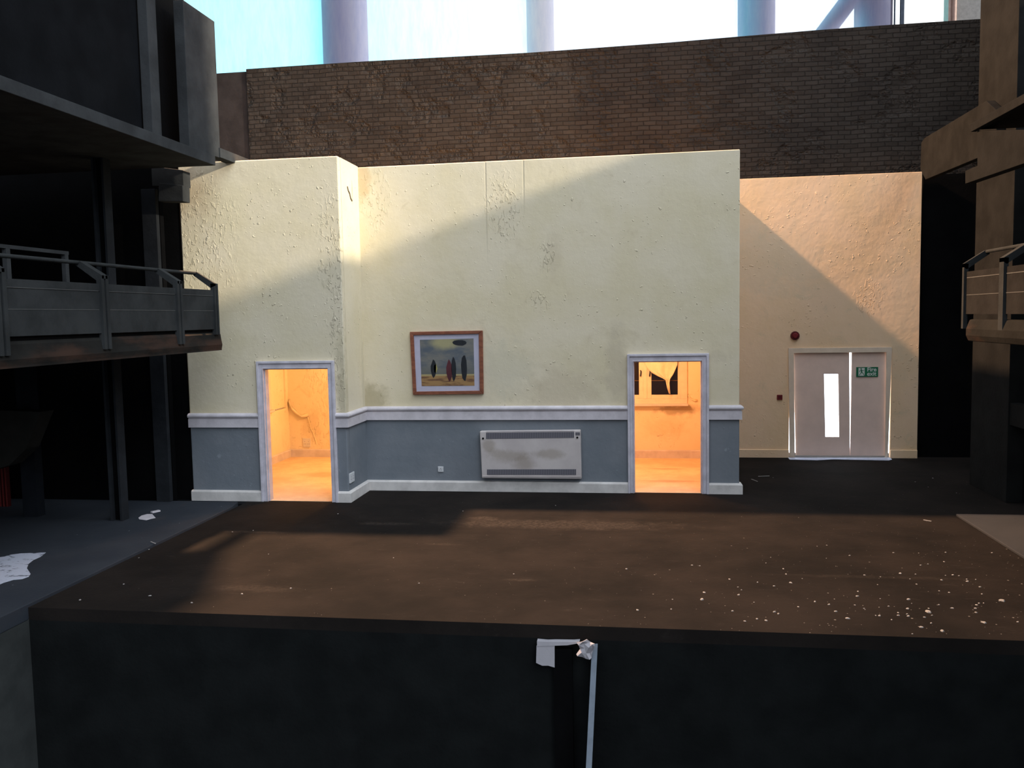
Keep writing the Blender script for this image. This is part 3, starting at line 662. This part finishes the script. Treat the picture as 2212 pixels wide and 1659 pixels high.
# left room: window on its side wall and the loose flap of plaster
w3 = thing('window_3', (-2.56, 1.6, .98), 'cream window at the side of the left room, seen edge on', 'window', kind='structure')
MB().box((-2.66, .3, .98), (-2.50, 2.3, 1.02)).build('window_sill', WHITEP, w3, bevel=.004)
MB().box((-2.62, .3, 1.02), (-2.56, .42, 2.3)).box((-2.62, 2.15, 1.02), (-2.56, 2.30, 2.3)).box((-2.62, 1.2, 1.02), (-2.57, 1.3, 2.3)).box((-2.62, .42, 1.02), (-2.57, 2.15, 1.10)).build('window_frame', IW, w3, bevel=.005)
MB().box((-2.655, 2.30, 1.0), (-2.59, 2.95, 2.3)).build('window_reveal', INNER, w3)
MB().box((-2.63, .42, 1.10), (-2.62, 2.15, 2.3)).build('window_pane', simple('night_pane', (.05, .035, .025), .3, .3), w3)
YB = 3.071
fl = [[(618, 862), (628, 876), (640, 888), (650, 897), (660, 893), (667, 894)], [(621, 868), (630, 883), (641, 893), (651, 901), (661, 899), (668, 897)], [(623, 874), (632, 888), (642, 897), (652, 902), (661, 901), (667, 899)]]
rows = []
for i, r in enumerate(fl): rows.append([at(a, c, Y=YB-[.002, .07, .045][i]) for a, c in r])
for r in rows:
    for v in r: v.x = max(v.x, -2.53)
fp = MB().grid(rows).build('plaster_flap', INNER, solid=.012, smooth=True); tag(fp, 'curled flap of peeling plaster on the back wall of the left room', 'plaster flap')
# hairline ridge of torn plaster below the flap
pts = [(664, 900), (669, 915), (671, 925), (677, 938), (681, 948), (684, 960)]
b = MB()
for p0, p1 in zip(pts, pts[1:]): b.tube(at(*p0, Y=YB-.002), at(*p1, Y=YB-.002), .012, 8)
rg = b.build('plaster_ridge', INNER); tag(rg, 'ragged torn plaster ridge running down from the flap in left room', 'plaster ridge')
# loose flap in right room beside the window
rows = [[at(a, c, Y=YR-d) for a, c in ((1487, 851), (1492, 859), (1499, 863), (1506, 863))] for d in (.002, .03)]
for v in rows[1]: v.z -= .03
fp = MB().grid(rows).build('plaster_flap', INNER, solid=.01, smooth=True); tag(fp, 'small lifted flap of plaster right of the right room window', 'plaster flap')
# torn crack on the return wall of the bay
b = MB(); cr = [(750, 403), (752, 412), (755, 418), (757, 428), (760, 434)]
for p0, p1 in zip(cr, cr[1:]): b.tube(at(*p0, X=.002), at(*p1, X=.002), .013, 6)
o_ = b.build('plaster_crack', simple('crack_brown', (.16, .12, .07))); tag(o_, 'short brown crack in the bright side wall of the bay', 'crack')

# ------------------------------------------------------------------ left gallery
Z1a, Z1b, Z2a, Z2b = 2.28, 2.52, 4.83, 4.965
# lower balcony deck with its rounded rough fascia
prof = []
n = 8
fas = [(XP, 2.28), (XP+.0, 2.30), (XP+.012, 2.36), (XP+.0, 2.42), (XP-.01, 2.50), (XP-.03, 2.53), (-8.95, 2.53), (-8.95, 2.28)]
dk = thing('gallery_balcony', (-3.3, -5.5, 2.28), 'lower left balcony with charcoal panelled railing and a rough brown black deck edge', 'balcony')
MB().prism([(x, -9.5, z) for x, z in fas], (0, 7.95, 0)).build('deck_slab', DECK, dk)
# brackets where posts meet the deck
# railing: posts, sloped stays, handrail, panels
rl = dk
ypost = [at(467, 650, X=XP+.02).y, at(390, 680, X=XP+.02).y, at(229, 680, X=XP+.02).y, at(5, 680, X=XP+.02).y]
ypost.append(ypost[-1]-(ypost[-2]-ypost[-1])); ypost.append(ypost[-1]-1.7)
xh, zh = -1.80, 3.345
for i, y in enumerate(ypost):
    wd = .035 if i == 0 else .05
    zb = 2.50 if i == 0 else 2.40
    b = MB().box((XP-.03, y-wd-.015, zb), (XP+.03, y-.015, 3.20)).box((XP-.03, y+.015, zb), (XP+.03, y+wd+.015, 3.20)).box((XP-.025, y-.016, zb), (XP+.005, y+.016, 3.19))
    pst = b.build('post', RAIL, rl)
    MB().prism([(XP+.03, y-.05, 3.20), (XP+.03, y-.05, 3.165), (XP-.03, y-.05, 3.14), (xh-.02, y-.05, zh-.03), (xh-.02, y-.05, zh+.012), (xh+.03, y-.05, zh+.012)], (0, .1 if i else .05, 0)).build('stay', RAIL, pst)
MB().tube((xh, ypost[0]+.02, zh), (xh, ypost[-1], zh), .022, 10).build('handrail', RAIL, rl)
for i in range(len(ypost)-1):
    y1, y0 = ypost[i]-.06, ypost[i+1]+.06
    if i == 0: y1 = ypost[0]+.02
    pn = MB().box((XP-.02, y0, 2.575), (XP, y1, 3.03)).box((XP-.03, y0, 3.03), (XP+.004, y1, 3.11)).build('panel', RAIL, rl)
    MB().box((XP-.001, y0+.03, 2.825), (XP+.003, y1-.03, 2.831)).box((XP+.003, y0+.03, 3.028), (XP+.006, y1-.03, 3.033)).build('scored_line', SEAM, pn)
MB().box((XP-.05, ypost[-1], 2.53), (XP-.03, ypost[0], 2.575)).build('bottom_rail', BLACKER, rl)
# inner low frame standing on the balcony
bf = dk
MB().box((-2.43, -7, 3.49), (-2.38, -3.56, 3.53)).build('inner_rail_bar', GREY, bf); MB().box((-2.43, -7, 3.12), (-2.38, -3.56, 3.16)).build('inner_rail_bar', GREY, bf)
for y in (-3.6, -4.55, -5.6):
    MB().box((-2.43, y-.03, 2.53), (-2.38, y+.03, 3.49)).build('inner_rail_upright', GREY, bf)
# upper deck
ud = tag(MB().box((-8.95, -9.5, Z2a), (XP, -1.49, Z2b)).build('upper_gallery_deck', GREY, bevel=.006), 'upper left gallery deck, a long thin charcoal slab', 'balcony')
# fin panel, post and dark board standing on the upper deck
ft = [at(395, 0, X=XP-.02), at(464, 41, X=XP-.02), at(475, 330, X=XP-.02), at(402, 330, X=XP-.02)]
y0f, y1f = ft[0].y, (ft[1].y+ft[2].y)/2
fn = MB().box((XP-.16, y0f, Z2b), (XP-.02, y1f, 6.83)).build('gallery_fin_wall', GREY, bevel=.006); tag(fn, 'tall grey fin wall standing at the far end of the upper left gallery', 'wall panel')
pst = MB().box((-1.72, at(330, 285, X=-1.6).y, Z2b), (-1.6, at(350, 293, X=-1.6).y, 8.6)).build('gallery_upper_post', GREY, bevel=.004); tag(pst, 'narrow grey post rising from the upper left gallery deck', 'post')
bd = MB().box((-1.86, -9.5, Z2b), (-1.74, -2.95, 8.6)).build('gallery_upper_board', BLACK); tag(bd, 'large black board closing the upper left gallery', 'wall panel')
bd = MB().box((-2.0, -2.95, Z2b), (-1.9, -1.5, 8.6)).build('gallery_recess_board', BLACKER); tag(bd, 'deep black recess board between the grey post and fin wall', 'wall panel')
# beams running back behind the fin
for nm, z0, z1, lab in (('gallery_beam', 4.97, 5.10, 'dark beam running back from upper left gallery to the brick wall'),):
    bm_ = MB().box((-1.70, -1.34, z0), (XP, .95, z1)).build(nm, GREY); tag(bm_, lab, 'beam')
bm_ = MB().box((-2.6, -.5, 5.0), (-1.72, .6, 5.04)).build('gallery_ledge', GREY); tag(bm_, 'thin dark ledge beside the beam behind the left gallery', 'ledge')
# stacked bracket blocks at the corner column
e = thing('column_bracket', (-2.35, -1.2, 4.37), 'pair of stacked dark bracket blocks beside the plaster bay top', 'bracket')
MB().prism([(-2.62, -1.30, 4.62), (-2.14, -1.30, 4.60), (-2.14, -1.30, 4.825), (-2.62, -1.30, 4.90)], (0, .2, 0)).build('upper_block', GREY, e, bevel=.008)
MB().prism([(-2.52, -1.33, 4.40), (-2.145, -1.33, 4.385), (-2.14, -1.33, 4.61), (-2.50, -1.33, 4.66)], (0, .2, 0)).build('lower_block', GREY, e, bevel=.008)
# columns
def ibeam(nm, x, y, wx, wy, z0, z1, label, mat=None, parts=True, grp='steel style columns of the left gallery'):
    e = thing(nm, (x, y, z0), label, 'column', grp); mat = mat or COLM
    MB().box((x-wx/2, y-wy/2, z0), (x-wx/2+.03, y+wy/2, z1)).build('flange', mat, e)
    MB().box((x+wx/2-.03, y-wy/2, z0), (x+wx/2, y+wy/2, z1)).build('flange', mat, e)
    MB().box((x-wx/2+.03, y-.012, z0), (x+wx/2-.03, y+.012, z1)).build('web', BLACKER, e)
    return e
ibeam('gallery_column', -2.73, -2.32, .17, .16, .035, 2.28, 'thin column of two narrow flanges under the left balcony')
ibeam('gallery_column', -2.73, -2.32, .17, .16, 2.53, 4.83, 'thin column of two narrow flanges above the left balcony, under the upper deck')
c_ = MB().box((-2.86, -1.2, .036), (-2.64, -1.121, 4.6)).build('corner_column', COLM, bevel=.004); tag(c_, 'flat grey column standing beside the left edge of the plaster bay', 'column')
c_ = MB().box((-4.22, -2.25, .035), (-4.0, -2.1, 2.28)).build('rear_column', mat_black('dim_blue_card', (0.0104, 0.0120, 0.0152))); tag(c_, 'dim blue grey column at the back of the left platform', 'column')
# raked underside and ribbed red panel at the far left
rk = [at(*q_, Y=-3.0) for q_ in ((-60, 885), (88, 890), (56, 970), (20, 1005), (-60, 1030))]
c_ = MB().prism(rk, (0, .25, 0)).build('stair_soffit', mat_black('soffit_brown_card', (0.0200, 0.0190, 0.0165))); tag(c_, 'dark sloping stair underside hanging at the far left edge', 'stair')
redm = M('ribbed_red_card', .7, .2); wv = redm.t.nodes.new('ShaderNodeTexWave'); wv.bands_direction = 'X'; wv.inputs['Scale'].default_value = 6; redm.L(redm.pos, wv.inputs[0])
redm.color(redm.mix(wv.outputs['Fac'], (.05, .004, .004), (.16, .014, .012))); redm.bump(wv.outputs['Fac'], .02, 1)
c_ = MB().box((-6.2, -1.66, .035), (at(22, 1050, Y=-1.6).x, -1.6, .75)).build('red_ribbed_panel', redm.m); tag(c_, 'small ribbed red panel at the far left under the stair', 'panel')

# ------------------------------------------------------------------ right gallery
XR = 8.25
XC = 9.19
c_ = MB().box((XC, -.41, 0), (XC+.3, .90, 7.35)).build('right_column', GREYR, bevel=.005); tag(c_, 'tall wide flat brown grey column at the right, rising past the balcony railing out of the picture', 'column')
c_ = MB().prism([at(*q_, X=XC-.12) for q_ in ((2130, 218), (1997, 298), (1990, 308), (1988, 366), (1999, 388), (2110, 342), (2152, 325), (2152, 238))], (.115, 0, 0)).build('right_beam', GREYR, bevel=.008); tag(c_, 'brown grey beam running back from the right gallery to the brick wall', 'beam')
c_ = MB().prism([at(*q_, X=XR-.03) for q_ in ((2111, 282), (2300, 280), (2300, 305), (2212, 353), (2085, 397), (2085, 369), (2111, 358))], (.12, 0, 0)).build('right_gallery_beam', GREYR, bevel=.005); tag(c_, 'lower brown beam with a stepped end under the right upper deck', 'beam')
XS = XR-.07
sl = [at(2097, 266, X=XS), at(2097, 285, X=XS)]
c_ = MB().box((XS, -9, sl[1].z), (XR-.005, sl[0].y, sl[0].z-.01)).box((XR-.005, -9, sl[1].z), (XR+2.6, sl[0].y-.12, sl[1].z+.05)).build('right_upper_deck', GREYR, bevel=.004); tag(c_, 'upper right gallery deck edge, a long thin brown strip', 'balcony')
c_ = MB().box((XC+.02, -5, 1.08), (XC+.14, -.415, 1.38)).build('right_cross_beam', GREYR); tag(c_, 'short dark cross beam joining the right column near the frame edge', 'beam')
c_ = MB().box((XC+.2, -9, .036), (XC+.3, -.43, 4.75)).build('right_gallery_board', BLACKER); tag(c_, 'black board closing the gallery behind the right column', 'wall panel')
# right balcony: deck and railing
yr0 = at(2092, 690, X=XR).y
rr = thing('right_balcony', (XR, -2.5, 2.27), 'right balcony with charcoal panelled railing cut off by the frame edge', 'balcony')
rdk = MB().prism([(x, -9, z) for x, z in ((XR-.02, 2.27), (XR-.05, 2.34), (XR-.05, 2.42), (XR-.01, 2.53), (XR+.04, 2.54), (XR+.04, 2.27))], (0, 9+yr0-.06, 0)).build('deck_slab', DECK, rr, bevel=.01)
yps = [at(2085, 640, X=XR-.02).y, at(2168, 640, X=XR-.02).y]; yps.append(yps[-1]-(yps[0]-yps[1])*1.05)
for i, y in enumerate(yps):
    hw = .03 if i == 0 else .06
    pst = MB().box((XR-.05, y-hw, 2.42), (XR+.0, y+hw, 3.22)).build('post', RAIL, rr)
    MB().prism([(XR-.05, y-hw, 3.22), (XR-.05, y-hw, 3.175), (XR-.02, y-hw, 3.15), (XR+.24, y-hw, 3.33), (XR+.24, y-hw, 3.375), (XR+.19, y-hw, 3.375)], (0, 2*hw, 0)).build('stay', RAIL, pst)
MB().tube((XR+.21, yps[0], 3.36), (XR+.21, -7, 3.36), .022, 10).build('handrail', RAIL, rr)
for i in range(2):
    y1, y0 = yps[i]-.03, yps[i+1]+.06
    pn = MB().box((XR-.02, y0, 2.60), (XR, y1, 3.12)).build('panel', mat_black('rail_panel_right_%d' % i, (.020, .019, .018)), rr)
    MB().box((XR-.023, y0+.05, 2.83), (XR-.019, y1-.02, 2.838)).box((XR-.023, y0+.05, 3.04), (XR-.019, y1-.02, 3.05)).build('scored_line', SEAM, pn)

# ------------------------------------------------------------------ bracket board with white edge and masking tape at the stage front
TAPE = simple('masking_tape_white', (.42, .40, .42), .8, .15, .04, .003, 8)
EDGE = simple('foam_board_core', (.17, .20, .235), .7, .2, .1, .002)
br = thing('foam_board_bracket', (3.80, -5.64, -3.2), 'black foam board bracket with grey cut edge and torn white tape at stage front', 'bracket')
t0, b0 = Vector((3.80, -5.70, -.145)), None
# the slanting front edge, from the top just below the stage lip down towards the viewer
ytop, ybot = -5.70, -6.12
pt = at(1285, 1392, Y=ytop); pb = at(1272, 1659, Y=ybot)
dv = (pb-pt); tbot = (-3.2-pt.z)/dv.z; pe = pt+dv*tbot
poly = [Vector((pt.x, -5.641, pt.z)), pt, pe, Vector((pe.x, -5.641, -3.2))]
MB().prism(poly, (-.012, 0, 0)).build('side_board', BLACK, br)
wdt = .024
MB().prism([pt+Vector((-wdt, -.002, 0)), pt+Vector((wdt, -.002, 0)), pe+Vector((wdt, -.002, 0)), pe+Vector((-wdt, -.002, 0))], (0, .02, 0)).build('cut_edge', EDGE, br)
MB().box((3.47, -5.70, -3.2), (3.63, -5.641, -.19)).build('backing_batten', BLACKER, br)
def tapepoly(pts, nm, lab, y=-5.705, th=.004, bend=0):
    tp = br
    V = [at(a, c, Y=y+bend*k) for k, (a, c) in enumerate(pts)]
    MB().prism(V, (0, th, 0)).build('tape_square_end', TAPE, tp); return tp
o = tapepoly([(1159, 1395), (1198, 1392), (1198, 1442), (1184, 1438), (1171, 1438), (1158, 1432)], 'masking_tape', 'strip of white masking tape with a square end and a crumpled end on the black stage front', -5.705)
MB().prism([at(a, c, Y=-5.71) for a, c in ((1160, 1385), (1182, 1387), (1198, 1386.5), (1240, 1387), (1252, 1386), (1248, 1390), (1225, 1394), (1195, 1395), (1160, 1396))], (0, .06, 0)).build('tape_fold', TAPE, o)
rows = []
cr_ = [[(1246,1389),(1258,1386),(1268,1381),(1276,1387),(1285,1391)], [(1250,1394),(1261,1390),(1271,1388),(1279,1392),(1284,1396)], [(1253,1402),(1263,1400),(1272,1399),(1279,1400),(1281,1404)], [(1245,1413),(1256,1410),(1266,1411),(1274,1411),(1279,1412)], [(1247,1417),(1258,1419),(1266,1423),(1274,1425),(1278,1421)]]
for i, r in enumerate(cr_): rows.append([at(a, c, Y=-5.765-.02*math.sin(i*2.1+k*1.7)) for k, (a, c) in enumerate(r)])
MB().grid(rows).build('tape_crumpled_end', TAPE, o, solid=.005)

# ------------------------------------------------------------------ torn white patches, chips and splinters
def flat(pts, z, nm, lab, cat, mat, th=.004, group=None):
    o = MB().prism([at(a, c, Z=z) for a, c in pts], (0, 0, th)).build(nm, mat); tag(o, lab, cat, group); return o
def paperm():
    m = M('torn_paper_white', .8, .1); m.color(m.mix(m.rng(m.noise(6, 6, .7, stretch=(1, 2.5, 1)), .56, .62), (.52, .54, .62), (.10, .11, .13))); return m.m
ZP_ = .036
flat([(-8, 1205), (10, 1203), (22, 1199), (45, 1196), (99, 1194), (88, 1203), (72, 1210), (62, 1218), (58, 1228), (66, 1240), (62, 1246), (48, 1251), (28, 1253), (8, 1259), (-8, 1266)], ZP_, 'torn_paper_patch', 'large torn white paper patch on the left platform', 'paper', paperm())
flat([(299, 1119), (306, 1114), (318, 1111), (329, 1111), (336, 1119), (326, 1121), (316, 1124), (301, 1122)], ZP_, 'torn_paper_patch', 'small torn white paper patch behind the thin gallery column foot', 'paper', WHITEP)
b = MB().box((0, 0, 0), (.12, .05, .02)).build('card_offcut', WHITEP); v = at(336, 1107, Z=ZP_); b.location = (v.x, v.y, ZP_+.004); b.rotation_euler = (0, 0, 1.1); tag(b, 'tiny white card offcut on the left platform by the paper patch', 'card scrap')
# chips: one shape, copied
def chipmesh(seed):
    r = random.Random(seed); b = MB(); n = 6
    lo = [(math.cos(2*PI*i/n)*r.uniform(.6, 1), math.sin(2*PI*i/n)*r.uniform(.4, .9)) for i in range(n)]
    A = [b.bm.verts.new((x, y, 0)) for x, y in lo]; B = [b.bm.verts.new((x*.7, y*.7, .5)) for x, y in lo]
    b.bm.faces.new(A[::-1]); b.bm.faces.new(B)
    for i in range(n): b.bm.faces.new((A[i], A[(i+1) % n], B[(i+1) % n], B[i]))
    me = bpy.data.meshes.new('plaster_chip'); b.bm.to_mesh(me); b.bm.free(); me.materials.append(CHIP); return me
CHIP = simple('chip_white', (.33, .31, .29), .8, .1)
cms = [chipmesh(i) for i in range(4)]
protos = [bpy.data.objects.new('plaster_chip', me) for me in cms]
spots = [(1516,1295,7),(1673,1322,6),(1596,1285,5),(1582,1320,5),(1521,1280,5),(1672,1266,4),(1708,1259,6),(1733,1250,3),(1786,1178,3),(1765,1180,3),(1852,1288,5),(1962,1295,6),(2005,1322,9),(2165,1298,9),(2125,1345,6),(1961,1315,5),(1962,1331,5),(1805,1321,5),(1831,1336,5),(1945,1239,6),(1930,1194,3),(2117,1268,5),(2090,1256,5),(1635,1337,4),(1609,1342,4),(1450,1316,4),(1377,1318,4),(1353,1229,4),(2035,1363,6),(1990,1355,5),(1826,1368,4),(1453,1295,3),(1495,1221,3),(850,1205,3),(324,1287,5),(267,1262,4),(173,1296,4),(414,1302,5),(523,1283,5),(628,1271,4),(300,1205,3),(322,1187,3),(502,1149,3),(547,1146,3),(730,1110,3),(1000,1104,3),(1200,1092,3),(1670,1032,3),(2015,1033,4),(1977,1041,3),(2005,1052,3),(2066,1065,3),(152,1264,5),(580,1197,3),(905,1260,3),(1110,1240,3),(1980,1262,3),(2050,1280,4),(1900,1330,4),(1760,1300,4)]
rr_ = random.Random(5)
for k in range(70):
    x = rr_.triangular(1350, 2210, 2000); y = rr_.uniform(1190, 1370)
    if y < 1345+ (x-1100)*.03 and y < 1105+(x-1560)*.45+200: spots.append((x, y, rr_.uniform(2.2, 4.2)))
for k, (x, y, s) in enumerate(spots):
    v = at(x, y, Z=0)
    if v.y < -5.6 or (v.x > 8.1 and v.y < -1.1): continue
    o = protos[k % 4] if k < 4 else protos[k % 4].copy()
    onp = v.x < XP-.05
    o.location = (v.x, v.y, .036 if onp else .0)
    r = s*.0042*rr_.uniform(.8, 1.15); o.scale = (r, r, r*.6); o.rotation_euler = (0, 0, rr_.uniform(0, 6))
    COL.objects.link(o)
    if v.x > 3.6 and v.y < -2: tag(o, 'one of the tiny white plaster chips strewn on the right front of the stage floor', 'chip', 'plaster chips on the right front of the stage')
    elif v.x > 5.7: tag(o, 'one of the tiny white plaster chips on the dark floor before the fire exit', 'chip', 'plaster chips before the fire exit')
    elif onp: tag(o, 'one of the tiny white plaster chips on the left side platform', 'chip', 'plaster chips on the left platform')
    else: tag(o, 'one of the tiny white plaster chips strewn on the left and middle stage floor', 'chip', 'plaster chips on the left and middle of the stage')
for a, c, lab in (((1638, 1029), (1662, 1028), 'thin white splinter on the dark floor near the exit doors, upper of two'), ((1623, 1035), (1636, 1040), 'thin white splinter on the dark floor near the exit doors, lower of two'), ((1995, 1123), (2012, 1126), 'short white splinter on the stage floor left of the right platform corner'), ((326, 1177), (336, 1181), 'bent white splinter on the edge of the left platform')):
    p, q = at(*a, Z=.004), at(*c, Z=.004)
    if 'left platform' in lab: p.z = q.z = .042
    o = MB().bar(p, q, .012, .008).build('card_splinter', CHIP); tag(o, lab, 'splinter')
